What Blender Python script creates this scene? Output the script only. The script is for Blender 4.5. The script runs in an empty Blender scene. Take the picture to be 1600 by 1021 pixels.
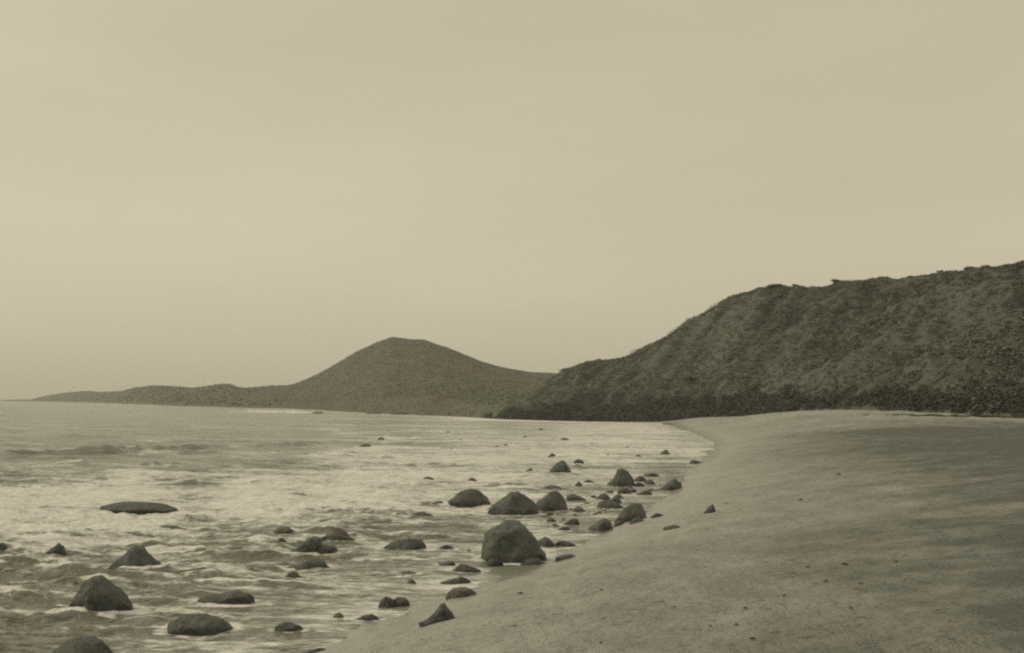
import bpy, math, random
import numpy as np
from mathutils import Matrix, Vector, Euler

random.seed(7)
sc = bpy.context.scene
COL = sc.collection

# ------------------------------------------------------------------ camera
HAZE = 0.00019
F = 1931.0                      # focal length in photograph pixels (1600 px wide)
EYE = 4.0                       # eye height above the sea
PITCH, ROLL = math.radians(3.62), math.radians(0.6)
cam_data = bpy.data.cameras.new('camera')
cam_data.sensor_width = 36.0
cam_data.lens = 36.0 * F / 1600.0
cam_data.clip_start = 0.1
cam_data.clip_end = 60000
cam = bpy.data.objects.new('camera', cam_data)
COL.objects.link(cam)
RM = Matrix.Rotation(math.radians(90) + PITCH, 3, 'X') @ Matrix.Rotation(ROLL, 3, 'Z')
cam.matrix_world = Matrix.Translation((0, 0, EYE)) @ RM.to_4x4()
sc.camera = cam

# ------------------------------------------------------------------ sky and sun
SUN_EL, SUN_AZ = math.radians(34), math.radians(-74)   # azimuth from +Y towards +X
world = bpy.data.worlds.new('World')
sc.world = world
world.use_nodes = True
nt = world.node_tree
for n in list(nt.nodes):
    nt.nodes.remove(n)
out = nt.nodes.new('ShaderNodeOutputWorld')
bg = nt.nodes.new('ShaderNodeBackground')
sky = nt.nodes.new('ShaderNodeTexSky')
sky.sky_type = 'NISHITA'
sky.sun_disc = False
sky.sun_elevation = SUN_EL
sky.sun_rotation = SUN_AZ
sky.dust_density = 4.0
sky.air_density = 1.0
bw = nt.nodes.new('ShaderNodeRGBToBW')
pw = nt.nodes.new('ShaderNodeMath'); pw.operation = 'POWER'; pw.inputs[1].default_value = 0.15
tcw = nt.nodes.new('ShaderNodeTexCoord')
mpw = nt.nodes.new('ShaderNodeMapping'); mpw.inputs['Scale'].default_value = (1.0, 1.0, 4.5)
nzw = nt.nodes.new('ShaderNodeTexNoise'); nzw.inputs['Scale'].default_value = 1.7; nzw.inputs['Detail'].default_value = 5
mrw = nt.nodes.new('ShaderNodeMapRange'); mrw.inputs[3].default_value = 0.84; mrw.inputs[4].default_value = 1.16
mu1 = nt.nodes.new('ShaderNodeMath'); mu1.operation = 'MULTIPLY'
tint = nt.nodes.new('ShaderNodeMix'); tint.data_type = 'RGBA'; tint.blend_type = 'MULTIPLY'
tint.inputs[0].default_value = 1.0
tint.inputs[7].default_value = (0.985, 0.895, 0.645, 1)
SKY_GAIN = 3.66
gain = nt.nodes.new('ShaderNodeMath'); gain.operation = 'MULTIPLY'; gain.inputs[1].default_value = SKY_GAIN
L = nt.links.new
L(sky.outputs[0], bw.inputs[0]); L(bw.outputs[0], pw.inputs[0])
L(tcw.outputs['Generated'], mpw.inputs[0]); L(mpw.outputs[0], nzw.inputs[0])
L(nzw.outputs[0], mrw.inputs[0]); L(pw.outputs[0], mu1.inputs[0]); L(mrw.outputs[0], mu1.inputs[1])
L(mu1.outputs[0], gain.inputs[0]); L(gain.outputs[0], tint.inputs[6])
L(tint.outputs[2], bg.inputs[0]); bg.inputs[1].default_value = 0.1
L(bg.outputs[0], out.inputs[0])

sun_d = bpy.data.lights.new('sun', 'SUN')
sun_d.energy = 0.8
sun_d.angle = math.radians(22)
sun_d.color = (1.0, 0.91, 0.64)
sun = bpy.data.objects.new('sun', sun_d)
COL.objects.link(sun)
sd = Vector((math.sin(SUN_AZ) * math.cos(SUN_EL), math.cos(SUN_AZ) * math.cos(SUN_EL), math.sin(SUN_EL)))
sun.rotation_euler = sd.to_track_quat('Z', 'Y').to_euler()

sc.view_settings.view_transform = 'Standard'
sc.view_settings.look = 'None'
sc.view_settings.exposure = 0.4
sc.view_settings.gamma = 1.0
sc.view_settings.use_curve_mapping = False
sc.render.engine = 'CYCLES'
sc.cycles.max_bounces = 5
sc.cycles.pixel_filter_type = 'BLACKMAN_HARRIS'
sc.cycles.filter_width = 2.2
sc.cycles.use_denoising = False
sc.cycles.volume_bounces = 1
sc.cycles.sample_clamp_direct = 1.6
sc.cycles.sample_clamp_indirect = 1.6


# ------------------------------------------------------------------ helpers
def ray(px, py):
    """Direction of a photograph pixel: returns (m, e) = (dx/dy, dz/dy)."""
    d = RM @ Vector(((px - 800) / F, (510.5 - py) / F, -1))
    return d.x / d.y, d.z / d.y


def at_depth(px, py, Y):
    m, e = ray(px, py)
    return Vector((m * Y, Y, EYE + e * Y))


def hor(px):
    m0, e0 = ray(px, 624); m1, e1 = ray(px, 644)
    return 624 + 20 * e0 / (e0 - e1)


_rng = np.random.RandomState(3)
_P = _rng.permutation(512); _P = np.concatenate([_P, _P])
_G = _rng.uniform(0, 2 * np.pi, 512)


def noise(x, y, seed=0):
    x = np.asarray(x, float) + seed * 17.31; y = np.asarray(y, float) - seed * 9.77
    xi = np.floor(x).astype(int); yi = np.floor(y).astype(int)
    xf = x - xi; yf = y - yi
    u = xf * xf * xf * (xf * (xf * 6 - 15) + 10); v = yf * yf * yf * (yf * (yf * 6 - 15) + 10)

    def g(ix, iy, fx, fy):
        a = _G[_P[(_P[ix & 511] + iy) & 511]]
        return np.cos(a) * fx + np.sin(a) * fy
    n00 = g(xi, yi, xf, yf); n10 = g(xi + 1, yi, xf - 1, yf)
    n01 = g(xi, yi + 1, xf, yf - 1); n11 = g(xi + 1, yi + 1, xf - 1, yf - 1)
    return ((n00 * (1 - u) + n10 * u) * (1 - v) + (n01 * (1 - u) + n11 * u) * v) * 1.5


def fbm(x, y, oct=4, seed=0, gain=0.5):
    s = 0; a = 1.0
    for k in range(oct):
        s = s + a * noise(np.asarray(x) * 2 ** k, np.asarray(y) * 2 ** k, seed + k * 3)
        a *= gain
    return s


def sstep(x, a, b):
    t = np.clip((x - a) / (b - a), 0, 1)
    return t * t * (3 - 2 * t)


def tag(o, label=None, cat=None, group=None, kind=None):
    if label: o['label'] = label
    if cat: o['category'] = cat
    if group: o['group'] = group
    if kind: o['kind'] = kind
    return o


def mesh_obj(name, verts, faces, mat, parent=None, smooth=True, attrs=None):
    me = bpy.data.meshes.new(name)
    verts = np.asarray(verts, np.float32); faces = np.asarray(faces, np.int32)
    k = faces.shape[1]
    me.vertices.add(len(verts)); me.vertices.foreach_set('co', verts.ravel())
    me.loops.add(faces.size); me.loops.foreach_set('vertex_index', faces.ravel())
    me.polygons.add(len(faces))
    me.polygons.foreach_set('loop_start', np.arange(0, faces.size, k, dtype=np.int32))
    me.polygons.foreach_set('loop_total', np.full(len(faces), k, np.int32))
    me.polygons.foreach_set('use_smooth', np.full(len(faces), smooth, bool))
    me.update(calc_edges=True)
    me.validate()
    if attrs:
        for an, av in attrs.items():
            a = me.attributes.new(an, 'FLOAT', 'POINT')
            a.data.foreach_set('value', np.asarray(av, np.float32).ravel())
    me.materials.append(mat)
    o = bpy.data.objects.new(name, me)
    COL.objects.link(o)
    if parent: o.parent = parent
    return o


def grid_faces(nr, nc, wrap=False):
    r = np.arange(nr - 1)[:, None]; c = np.arange(nc if wrap else nc - 1)[None, :]
    c2 = (c + 1) % nc
    a = r * nc + c; b = r * nc + c2; d = (r + 1) * nc + c; e = (r + 1) * nc + c2
    return np.stack([a, b, e, d], -1).reshape(-1, 4)


# ------------------------------------------------------------------ materials
class NT:
    def __init__(self, name):
        self.m = bpy.data.materials.new(name); self.m.use_nodes = True
        self.t = self.m.node_tree
        self.b = self.t.nodes['Principled BSDF']
        self.out = self.t.nodes['Material Output']

    def n(self, kind, **kw):
        nd = self.t.nodes.new('ShaderNode' + kind)
        for k, v in kw.items():
            setattr(nd, k, v)
        return nd

    def l(self, a, b):
        self.t.links.new(a, b)

    def pos(self, scale=(1, 1, 1), obj=False):
        if obj:
            s = self.n('TexCoord').outputs['Object']
        else:
            s = self.n('NewGeometry').outputs['Position']
        mp = self.n('Mapping'); mp.inputs['Scale'].default_value = scale
        self.l(s, mp.inputs[0])
        return mp.outputs[0]

    def noise(self, vec, scale, detail=4, rough=0.55):
        nd = self.n('TexNoise'); nd.inputs['Scale'].default_value = scale
        nd.inputs['Detail'].default_value = detail; nd.inputs['Roughness'].default_value = rough
        self.l(vec, nd.inputs['Vector'])
        return nd.outputs[0]

    def mr(self, v, a, b, c, d):
        nd = self.n('MapRange'); nd.inputs[1].default_value = a; nd.inputs[2].default_value = b
        nd.inputs[3].default_value = c; nd.inputs[4].default_value = d
        self.l(v, nd.inputs[0]); return nd.outputs[0]

    def math(self, op, a, b):
        nd = self.n('Math', operation=op)
        for i, v in enumerate((a, b)):
            if isinstance(v, (int, float)): nd.inputs[i].default_value = v
            else: self.l(v, nd.inputs[i])
        return nd.outputs[0]

    def mix(self, fac, a, b, blend='MIX'):
        nd = self.n('Mix', data_type='RGBA', blend_type=blend)
        if isinstance(fac, (int, float)): nd.inputs[0].default_value = fac
        else: self.l(fac, nd.inputs[0])
        for i, v in ((6, a), (7, b)):
            if isinstance(v, tuple): nd.inputs[i].default_value = (*v, 1)
            else: self.l(v, nd.inputs[i])
        return nd.outputs[2]

    def bump(self, h, strength, dist, prev=None):
        nd = self.n('Bump'); nd.inputs['Strength'].default_value = strength
        nd.inputs['Distance'].default_value = dist
        self.l(h, nd.inputs['Height'])
        if prev: self.l(prev, nd.inputs['Normal'])
        return nd.outputs[0]

    def attr(self, name):
        return self.n('Attribute', attribute_name=name).outputs['Fac']


def mat_sand():
    a = NT('sand')
    p = a.pos()
    big = a.noise(a.pos((0.9, 0.5, 1)), 0.09, 4, 0.6)
    mid = a.noise(a.pos((1.0, 0.55, 1)), 0.9, 5, 0.62)
    fine = a.noise(p, 14, 3, 0.7)
    grain = a.noise(p, 38, 3, 0.8)
    pale, dark = (0.40, 0.407, 0.385), (0.135, 0.138, 0.127)
    dk = a.attr('vignette_and_streaks'); wet = a.attr('wet')
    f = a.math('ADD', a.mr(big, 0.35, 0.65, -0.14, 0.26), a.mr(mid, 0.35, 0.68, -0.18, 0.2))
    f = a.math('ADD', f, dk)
    f = a.math('ADD', f, a.mr(fine, 0.3, 0.7, -0.1, 0.1))
    sp = a.noise(a.pos((0.8, 1.5, 1)), 4.5, 4, 0.75)
    f = a.math('ADD', f, a.mr(sp, 0.57, 0.72, 0.0, 1.1))
    n = a.n('Clamp'); a.l(f, n.inputs[0])
    c = a.mix(n.outputs[0], pale, dark)
    c = a.mix(a.mr(grain, 0.25, 0.75, 0.0, 1.0), a.mix(1.0, c, (0.6, 0.6, 0.6), 'MULTIPLY'), a.mix(1.0, c, (1.35, 1.35, 1.35), 'MULTIPLY'))
    wet = a.attr('wet')
    c = a.mix(wet, c, a.mix(1.0, c, (0.74, 0.74, 0.73), 'MULTIPLY'))
    a.l(c, a.b.inputs['Base Color'])
    a.l(a.mr(wet, 0, 1, 0.95, 0.2), a.b.inputs['Roughness'])
    a.l(a.mr(wet, 0, 1, 0.25, 0.6), a.b.inputs['Specular IOR Level'])
    hb = a.noise(a.pos((1.0, 0.6, 1)), 2.4, 5, 0.6)
    hb = a.math('MULTIPLY', hb, a.mr(wet, 0, 1, 1.0, 0.12))
    fine2 = a.math('MULTIPLY', fine, a.mr(wet, 0, 1, 1.0, 0.2))
    b1 = a.bump(hb, 1.0, 0.24)
    b2 = a.bump(fine2, 0.8, 0.04, b1)
    a.l(b2, a.b.inputs['Normal'])
    return a.m


def mat_water():
    a = NT('sea_water')
    p = a.pos()
    b = a.b
    b.inputs['Base Color'].default_value = (0.175, 0.18, 0.155, 1)
    b.inputs['Roughness'].default_value = 0.16
    b.inputs['IOR'].default_value = 1.33
    n1 = a.noise(a.pos((0.55, 1.0, 1)), 1.1, 5, 0.6)
    n2 = a.noise(a.pos((0.6, 1.0, 1)), 0.16, 4, 0.6)
    n3 = a.noise(a.pos((0.7, 1, 1)), 5.0, 3, 0.6)
    b1 = a.bump(n2, 0.9, 2.2)
    b2 = a.bump(n1, 0.9, 0.5, b1)
    b3 = a.bump(n3, 0.8, 0.09, b2)
    a.l(b3, b.inputs['Normal'])
    # foam
    fo = a.n('BsdfPrincipled')
    fo.inputs['Roughness'].default_value = 0.9
    fo.inputs['Specular IOR Level'].default_value = 0.12
    s0 = a.noise(a.pos((0.3, 1.0, 1)), 0.07, 4, 0.65)
    s1 = a.noise(a.pos((0.28, 1.0, 1)), 0.45, 6, 0.7)
    s2 = a.noise(a.pos((0.35, 1.0, 1)), 3.0, 5, 0.74)
    s3 = a.noise(a.pos((0.4, 1.0, 1)), 8.0, 4, 0.72)
    nn = a.math('ADD', a.math('MULTIPLY', s1, 0.34), a.math('MULTIPLY', s2, 0.34))
    nn = a.math('ADD', nn, a.math('MULTIPLY', s3, 0.2))
    nn = a.math('ADD', nn, a.math('MULTIPLY', s0, 0.2))
    th = a.math('ADD', a.attr('foam'), a.math('MULTIPLY', a.math('SUBTRACT', nn, 0.54), 6.5))
    fac = a.mr(th, 0.2, 0.78, 0.0, 1.0)
    cc = a.mix(a.mr(s3, 0.3, 0.7, 0, 1), (0.72, 0.72, 0.71), (0.93, 0.93, 0.92))
    a.l(cc, fo.inputs['Base Color'])
    a.l(a.bump(nn, 0.9, 0.3, b2), fo.inputs['Normal'])
    ms = a.n('MixShader')
    a.l(fac, ms.inputs[0]); a.l(b.outputs[0], ms.inputs[1]); a.l(fo.outputs[0], ms.inputs[2])
    a.l(ms.outputs[0], a.out.inputs[0])
    return a.m


def mat_rock(name, base, tone=1.0):
    a = NT(name)
    p = a.pos(obj=True)
    wp = a.pos()
    n1 = a.noise(wp, 3.0, 6, 0.65); n2 = a.noise(wp, 22, 4, 0.7)
    d = tuple(v * 0.55 for v in base); l = tuple(min(v * 1.6, 1) for v in base)
    c = a.mix(a.mr(n1, 0.3, 0.7, 0, 1), d, l)
    c = a.mix(a.mr(n2, 0.42, 0.72, 0, 0.7), c, tuple(v * 2.1 for v in base))
    sx = a.n('SeparateXYZ'); a.l(a.n('TexCoord').outputs['Object'], sx.inputs[0])
    wet = a.mr(a.math('ADD', sx.outputs[2], a.mr(n1, 0.3, 0.7, -0.08, 0.08)), 0.06, 0.22, 1.0, 0.0)
    c = a.mix(wet, c, a.mix(1.0, c, (0.5, 0.5, 0.5), 'MULTIPLY'))
    a.l(c, a.b.inputs['Base Color'])
    a.l(a.mr(wet, 0, 1, 0.8, 0.35), a.b.inputs['Roughness'])
    a.b.inputs['Specular IOR Level'].default_value = 0.35
    vo = a.n('TexVoronoi', feature='DISTANCE_TO_EDGE'); vo.inputs['Scale'].default_value = 2.6
    wv = a.n('VectorMath', operation='ADD'); a.l(wp, wv.inputs[0])
    nz = a.n('TexNoise'); nz.inputs['Scale'].default_value = 2.0; a.l(wp, nz.inputs['Vector']); a.l(nz.outputs[1], wv.inputs[1])
    a.l(wv.outputs[0], vo.inputs['Vector'])
    cr = a.mr(vo.outputs[0], 0.0, 0.05, 0.0, 1.0)
    b0 = a.bump(cr, 0.35, 0.03)
    b1 = a.bump(n1, 1.0, 0.22, b0)
    a.l(a.bump(n2, 0.9, 0.035, b1), a.b.inputs['Normal'])
    return a.m


def mat_hill(name, dark, pale, sc_, lo=0.4, hi=0.68):
    a = NT(name)
    n1 = a.noise(a.pos(), sc_, 6, 0.65)
    n2 = a.noise(a.pos(), sc_ * 9, 4, 0.7)
    f = a.math('ADD', a.math('MULTIPLY', n1, 0.65), a.math('MULTIPLY', n2, 0.35))
    c = a.mix(a.mr(f, lo, hi, 0, 1), dark, pale)
    a.l(c, a.b.inputs['Base Color'])
    a.b.inputs['Roughness'].default_value = 1.0
    a.b.inputs['Specular IOR Level'].default_value = 0.1
    b1 = a.bump(n1, 0.8, 3.0)
    a.l(a.bump(n2, 0.8, 0.8, b1), a.b.inputs['Normal'])
    return a.m


def mat_leaf(name, c0, c1, sc_=0.12):
    a = NT(name)
    n1 = a.noise(a.pos(), sc_, 4, 0.6); n2 = a.noise(a.pos(), 1.4, 2, 0.6)
    f = a.math('ADD', a.math('MULTIPLY', n1, 0.6), a.math('MULTIPLY', n2, 0.4))
    c = a.mix(a.mr(f, 0.38, 0.64, 0, 1), c0, c1)
    a.l(c, a.b.inputs['Base Color'])
    a.b.inputs['Roughness'].default_value = 0.9
    a.b.inputs['Specular IOR Level'].default_value = 0.15
    return a.m


M_SAND = mat_sand()
M_WATER = mat_water()
M_ROCK = mat_rock('wet_basalt', (0.115, 0.125, 0.116))
M_PALE = mat_rock('sandy_stone', (0.17, 0.165, 0.15))
M_BROWN = mat_rock('brown_stone', (0.14, 0.14, 0.122))
M_DUNE = mat_hill('dune_soil', (0.09, 0.096, 0.08), (0.165, 0.17, 0.145), 0.05)
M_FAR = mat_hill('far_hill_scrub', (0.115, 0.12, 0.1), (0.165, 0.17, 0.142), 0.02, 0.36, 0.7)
M_LEAF = mat_leaf('scrub_leaves', (0.09, 0.097, 0.08), (0.185, 0.194, 0.165), 0.03)
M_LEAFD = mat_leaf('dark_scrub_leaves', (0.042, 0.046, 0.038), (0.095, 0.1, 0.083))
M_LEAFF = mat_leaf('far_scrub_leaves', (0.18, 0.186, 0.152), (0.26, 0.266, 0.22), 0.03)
M_STEM = mat_leaf('shrub_wood', (0.04, 0.038, 0.03), (0.08, 0.075, 0.06))
M_WEED = mat_leaf('dry_seaweed', (0.07, 0.07, 0.06), (0.14, 0.14, 0.12))

# ------------------------------------------------------------------ coast line (world metres)
shore_px = [(480, 1021), (560, 988), (640, 955), (720, 925), (790, 900), (860, 880), (905, 851), (960, 822), (1010, 800),
            (1045, 772), (1070, 745), (1092, 724), (1112, 711), (1118, 697), (1100, 682), (1066, 671)]
shore = []
for px, py in shore_px:
    m, e = ray(px, py); Y = -EYE / e
    shore.append((m * Y, Y))
far_coast_px = [(1040, 300), (960, 304), (870, 312), (790, 336), (740, 372), (700, 406), (600, 483), (540, 564), (450, 796), (400, 850),
                (280, 1016), (200, 1500), (130, 2100), (50, 2700)]
far_coast = [((px - 800) / F * Y, Y) for px, Y in far_coast_px]
near = [(-260, -300), (-90, -120), (-30, -30), (-17, -8), (-10.5, 5), (-6.3, 13)]
path = np.array(near + shore + far_coast)
# chaikin smoothing
for _ in range(2):
    q = 0.75 * path[:-1] + 0.25 * path[1:]; r = 0.25 * path[:-1] + 0.75 * path[1:]
    path = np.concatenate([path[:1], np.stack([q, r], 1).reshape(-1, 2), path[-1:]])
poly = np.concatenate([path, [(-9000, 2900), (-9000, -400)]])


def shore_d(X, Y):
    """signed distance to the waterline, positive on land"""
    X = np.asarray(X, float); Y = np.asarray(Y, float)
    shp = X.shape; x = X.ravel(); y = Y.ravel()
    best = np.full(x.shape, 1e18)
    for i in range(len(path) - 1):
        a = path[i]; b = path[i + 1]; ab = b - a; l2 = ab @ ab
        t = np.clip(((x - a[0]) * ab[0] + (y - a[1]) * ab[1]) / l2, 0, 1)
        dx = x - a[0] - t * ab[0]; dy = y - a[1] - t * ab[1]
        best = np.minimum(best, dx * dx + dy * dy)
    inside = np.zeros(x.shape, bool)
    n = len(poly); j = n - 1
    for i in range(n):
        xi, yi = poly[i]; xj, yj = poly[j]
        if yi != yj:
            c = ((yi > y) != (yj > y)) & (x < (xj - xi) * (y - yi) / (yj - yi) + xi)
            inside ^= c
        j = i
    d = np.sqrt(best) * np.where(inside, -1, 1)
    return d.reshape(shp)


# dune foot (where the sand ends): photograph x, y, depth
foot = [(1062, 660, 300), (1120, 655, 285), (1180, 650, 270), (1240, 645, 245), (1300, 641, 225), (1380, 642, 190),
        (1450, 645, 166), (1530, 650, 148), (1600, 655, 136), (1800, 664, 118), (2300, 680, 100)]
fpts = np.array([at_depth(*f)[:] for f in foot])


def base_z(X, Y, d):
    z = np.where(d > 0, 2.6 * (1 - np.exp(-np.maximum(d, 0) / 9.0)) + 0.012 * np.clip(d - 12, 0, 60), 0.055 * np.maximum(d, -60))
    bank = sstep(Y, 285, 310) * (1 - sstep(X, 30, 60))
    return z * (1 - 0.8 * bank * (d > 0))


_fd = shore_d(fpts[:, 0], fpts[:, 1])
_res = fpts[:, 2] - base_z(fpts[:, 0], fpts[:, 1], _fd)
_K = np.exp(-((fpts[:, None, 0] - fpts[None, :, 0]) ** 2 + (fpts[:, None, 1] - fpts[None, :, 1]) ** 2) / 45.0 ** 2) + np.eye(len(fpts)) * 0.05
_w = np.linalg.solve(_K, _res)


def terrain(X, Y, d=None, fine=True):
    X = np.asarray(X, float); Y = np.asarray(Y, float)
    if d is None: d = shore_d(X, Y)
    z = base_z(X, Y, d)
    cor = 0
    for i, p in enumerate(fpts):
        cor = cor + _w[i] * np.exp(-((X - p[0]) ** 2 + (Y - p[1]) ** 2) / 45.0 ** 2)
    z = z + cor * sstep(d, 4, 22)
    if fine:
        amp = sstep(d, 0.3, 9)
        z = z + amp * (0.09 * fbm(X / 7, Y / 11, 3, 5) + 0.03 * fbm(X / 1.3, Y / 1.9, 3, 9))
        # hummocky wind drifts on the upper sand
        up = sstep(d, 6, 16)
        z = z + up * 0.09 * np.abs(fbm(X / 2.0 - Y / 9, Y / 1.9, 4, 21)) + up * 0.02 * fbm(X / .5, Y / .4, 2, 23)
        z = z + 0.07 * fbm(X / 6, Y / 15, 3, 35) * sstep(Y, 50, 90) * sstep(d, -14, -3) * (1 - sstep(d, 3, 9))
        z = z + (0.05 * fbm(X / 2.6, Y / 5.0, 4, 31) + 0.03 * fbm(X / 0.9, Y / 1.4, 3, 33)) * sstep(d, -8, -2) * (1 - amp)
    return z


def ground_hit(px, py, water=True):
    m, e = ray(px, py)
    Y = np.linspace(8, 330, 6500); X = m * Y; zr = EYE + e * Y
    tz = terrain(X, Y)
    if water: tz = np.maximum(tz, 0)
    i = int(np.argmax(zr <= tz))
    if i == 0: i = len(Y) - 1
    return Vector((X[i], Y[i], float(tz[i])))


# ------------------------------------------------------------------ sand sheet
az_in = np.radians(np.concatenate([np.linspace(-180, -62, 60)[:-1], np.linspace(-62, -27, 50)[:-1], np.linspace(-27, 29, 620)[:-1],
                                   np.linspace(29, 65, 50)[:-1], np.linspace(65, 180, 60)]))[:-1]
dep = np.linspace(1 / 11.0, 1 / 380.0, 430)
rr = np.concatenate([[1.0, 3, 5, 7, 8.5, 9.5, 10.3], 1 / dep, np.geomspace(420, 9000, 14)])
A, R = np.meshgrid(az_in, rr)
X = R * np.sin(A); Y = R * np.cos(A)
D = shore_d(X, Y)
Z = terrain(X, Y, D)
Z = np.where(R > 500, np.where(D > 0, np.minimum(Z, 1.5), Z), Z)
wet = 1 - sstep(D + 0.7 * fbm(X / 2.0, Y / 4, 4, 44), 0.3, 2.6 + R * 0.02)
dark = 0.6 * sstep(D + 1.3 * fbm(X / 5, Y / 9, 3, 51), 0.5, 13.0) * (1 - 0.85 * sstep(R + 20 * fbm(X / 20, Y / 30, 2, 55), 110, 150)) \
    + 0.5 * sstep(D + 1.2 * fbm(X / 4, Y / 7, 3, 53), 5, 19) * (1 - sstep(R, 110, 150))  # vignette falloff painted into the sand colour, deepening inland
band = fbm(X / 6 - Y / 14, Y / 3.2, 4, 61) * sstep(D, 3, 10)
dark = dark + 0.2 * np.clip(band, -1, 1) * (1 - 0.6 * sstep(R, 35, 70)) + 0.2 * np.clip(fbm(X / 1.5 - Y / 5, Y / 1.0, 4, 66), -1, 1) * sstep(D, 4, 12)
V = np.stack([X, Y, Z], -1).reshape(-1, 3)
beach = mesh_obj('beach', V, grid_faces(len(rr), len(az_in), True), M_SAND, attrs={'wet': wet, 'vignette_and_streaks': dark})
tag(beach, 'pale brown open sand sloping up from the surf to the dune foot', 'beach', kind='structure')

# ------------------------------------------------------------------ sea
az_w = np.radians(np.concatenate([np.linspace(-150, -60, 40)[:-1], np.linspace(-60, -25, 60)[:-1], np.linspace(-25, 12, 620)[:-1], np.linspace(12, 24, 30)]))
yy = np.concatenate([np.linspace(1 / 13.0, 1 / 700.0, 590)])
rw = np.concatenate([[1.5, 4, 7, 9.5, 11.5], 1 / yy, np.geomspace(735, 14000, 44)])
A, R = np.meshgrid(az_w, rw)
X = R * np.sin(A); Y = R * np.cos(A)
D = shore_d(X, Y)
amp = sstep(-D, 0.0, 9) * 0.85 + 0.15 * sstep(-D, -1, 2)
fade = 1 - sstep(R, 160, 320)
z = 0.1 * fbm(X / 2.2, Y / 0.8, 4, 71) * (1 - sstep(R, 60, 110)) + 0.17 * fbm(X / 8, Y / 3.0, 4, 77)
z = z - 0.09 * np.abs(fbm(X / 1.7, Y / 0.7, 3, 79)) * (1 - sstep(R, 40, 80)) + 0.03
z = z + 0.045 * fbm(X / 0.9, Y / 0.35, 3, 73) * (1 - sstep(R, 35, 65))


# breaking swells, each a line x -> depth
def swell(pts, hgt, back, front, seed, thick=1.0):
    P = np.array([[ray(px, py)[0] * (-EYE / ray(px, py)[1]), -EYE / ray(px, py)[1]] for px, py in pts])
    o = np.argsort(P[:, 0]); P = P[o]
    yc = np.interp(X, P[:, 0], P[:, 1]) + 3.0 * fbm(X / 16, X * 0 + seed, 4, seed) + 0.8 * fbm(X / 3, Y / 5, 3, seed + 8)
    w = sstep(X, P[0, 0] - 6, P[0, 0]) * (1 - sstep(X, P[-1, 0] - 6, P[-1, 0]))
    s = Y - yc
    pr = np.where(s > 0, np.exp(-(s / back) ** 2), np.exp(-(s / front) ** 2))
    hn = np.clip(0.5 + 0.55 * fbm(X / 12, Y / 60, 5, seed + 5, 0.62), 0.02, 1.2)
    return hgt * w * pr * hn, s, w * hn


s1, sd1, w1 = swell([(-300, 722), (-150, 716), (0, 712), (180, 708), (330, 701), (470, 697), (590, 694)], 1.0, 5.0, 1.3, 83)
s2, sd2, w2 = swell([(-300, 770), (0, 752), (200, 752), (420, 758), (520, 756)], 0.16, 2.0, 0.6, 91)
s3, sd3, w3 = swell([(-200, 676), (0, 672), (150, 668), (400, 668)], 0.4, 8, 3.0, 95)
s4, sd4, w4 = swell([(-100, 862), (0, 852), (60, 846), (130, 850), (260, 840)], 0.16, 0.8, 0.3, 97)
rg = np.random.RandomState(55)
chop = np.zeros_like(X); chop_f = np.zeros_like(X)
for k in range(340):
    Yk = 1 / rg.uniform(1 / 150.0, 1 / 17.0)
    mk = rg.uniform(-0.44, 0.12)
    xk = mk * Yk
    if shore_d(np.array([xk]), np.array([Yk]))[0] > -3: continue
    sc_k = (0.35 + Yk / 90.0)
    Lk = rg.uniform(0.6, 2.6) * sc_k; hk = rg.uniform(0.05, 0.15) * sc_k; wk = rg.uniform(0.3, 0.8) * sc_k
    sel = (np.abs(X - xk) < 3 * Lk) & (np.abs(Y - Yk) < 6 * wk)
    if not sel.any(): continue
    xs, ys = X[sel], Y[sel]
    yc = Yk + rg.uniform(-.15, .15) * (xs - xk) + 0.5 * wk * fbm(xs / (0.8 * sc_k), ys * 0 + k, 3, k)
    s = ys - yc
    e_ = np.exp(-((xs - xk) / Lk) ** 2) * np.clip(0.8 + 0.5 * fbm(xs / sc_k, ys / 9, 3, k + 7), 0, 1.5)
    chop[sel] += hk * e_ * np.where(s > 0, np.exp(-(s / (1.6 * wk)) ** 2), np.exp(-(s / (0.45 * wk)) ** 2))
    chop_f[sel] += e_ * (0.45 * np.exp(-((s - 0.5 * wk) / (0.45 * wk)) ** 2) - 0.42 * np.exp(-((s + 0.45 * wk) / (0.5 * wk)) ** 2))
s5 = 1.3 * np.exp(-(((X + 94) / 19) ** 4)) * np.where(Y > 497, np.exp(-((Y - 497) / 16) ** 2), np.exp(-((Y - 497) / 8) ** 2)) * (0.75 + 0.5 * fbm(X / 9, Y / 90, 3, 201))
Zw = s5 + amp * (z * fade) + s1 + s2 + s3 + s4 + chop * sstep(-D, 0.5, 5)
Zw = np.where(D > 1.5 + 0.02 * R, Zw - 0.3, Zw)          # tucked under the sand

foam_pts = [(0, 650, .08), (300, 650, .1), (600, 660, .3), (800, 672, .6), (1000, 680, .75), (0, 690, 0), (300, 700, .0), (150, 705, -.1),
            (450, 700, .05), (650, 700, .58), (800, 710, .75), (1000, 720, .72), (1090, 715, .85), (0, 740, .12), (300, 740, .3), (500, 740, .55),
            (650, 735, .8), (0, 790, .8), (200, 772, .6), (200, 815, .95), (400, 780, .98), (550, 770, .9), (700, 770, .72), (0, 830, .82),
            (100, 835, .75), (320, 838, .4), (400, 850, .3), (560, 830, .35), (700, 830, .42), (900, 800, .5), (0, 875, .08), (0, 930, 0),
            (0, 1000, -.05), (150, 880, .25), (300, 900, .36), (450, 930, .38), (600, 900, .45), (300, 960, .42), (200, 1000, .28),
            (430, 1000, .5), (550, 980, .6), (700, 900, .6), (870, 860, .62), (950, 790, .55), (1030, 740, .6), (400, 670, .12), (750, 740, .85),
            (800, 660, .45), (900, 700, .75), (60, 970, .0), (120, 820, .9), (500, 870, .4)]
fw = 0; fs = 0
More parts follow.
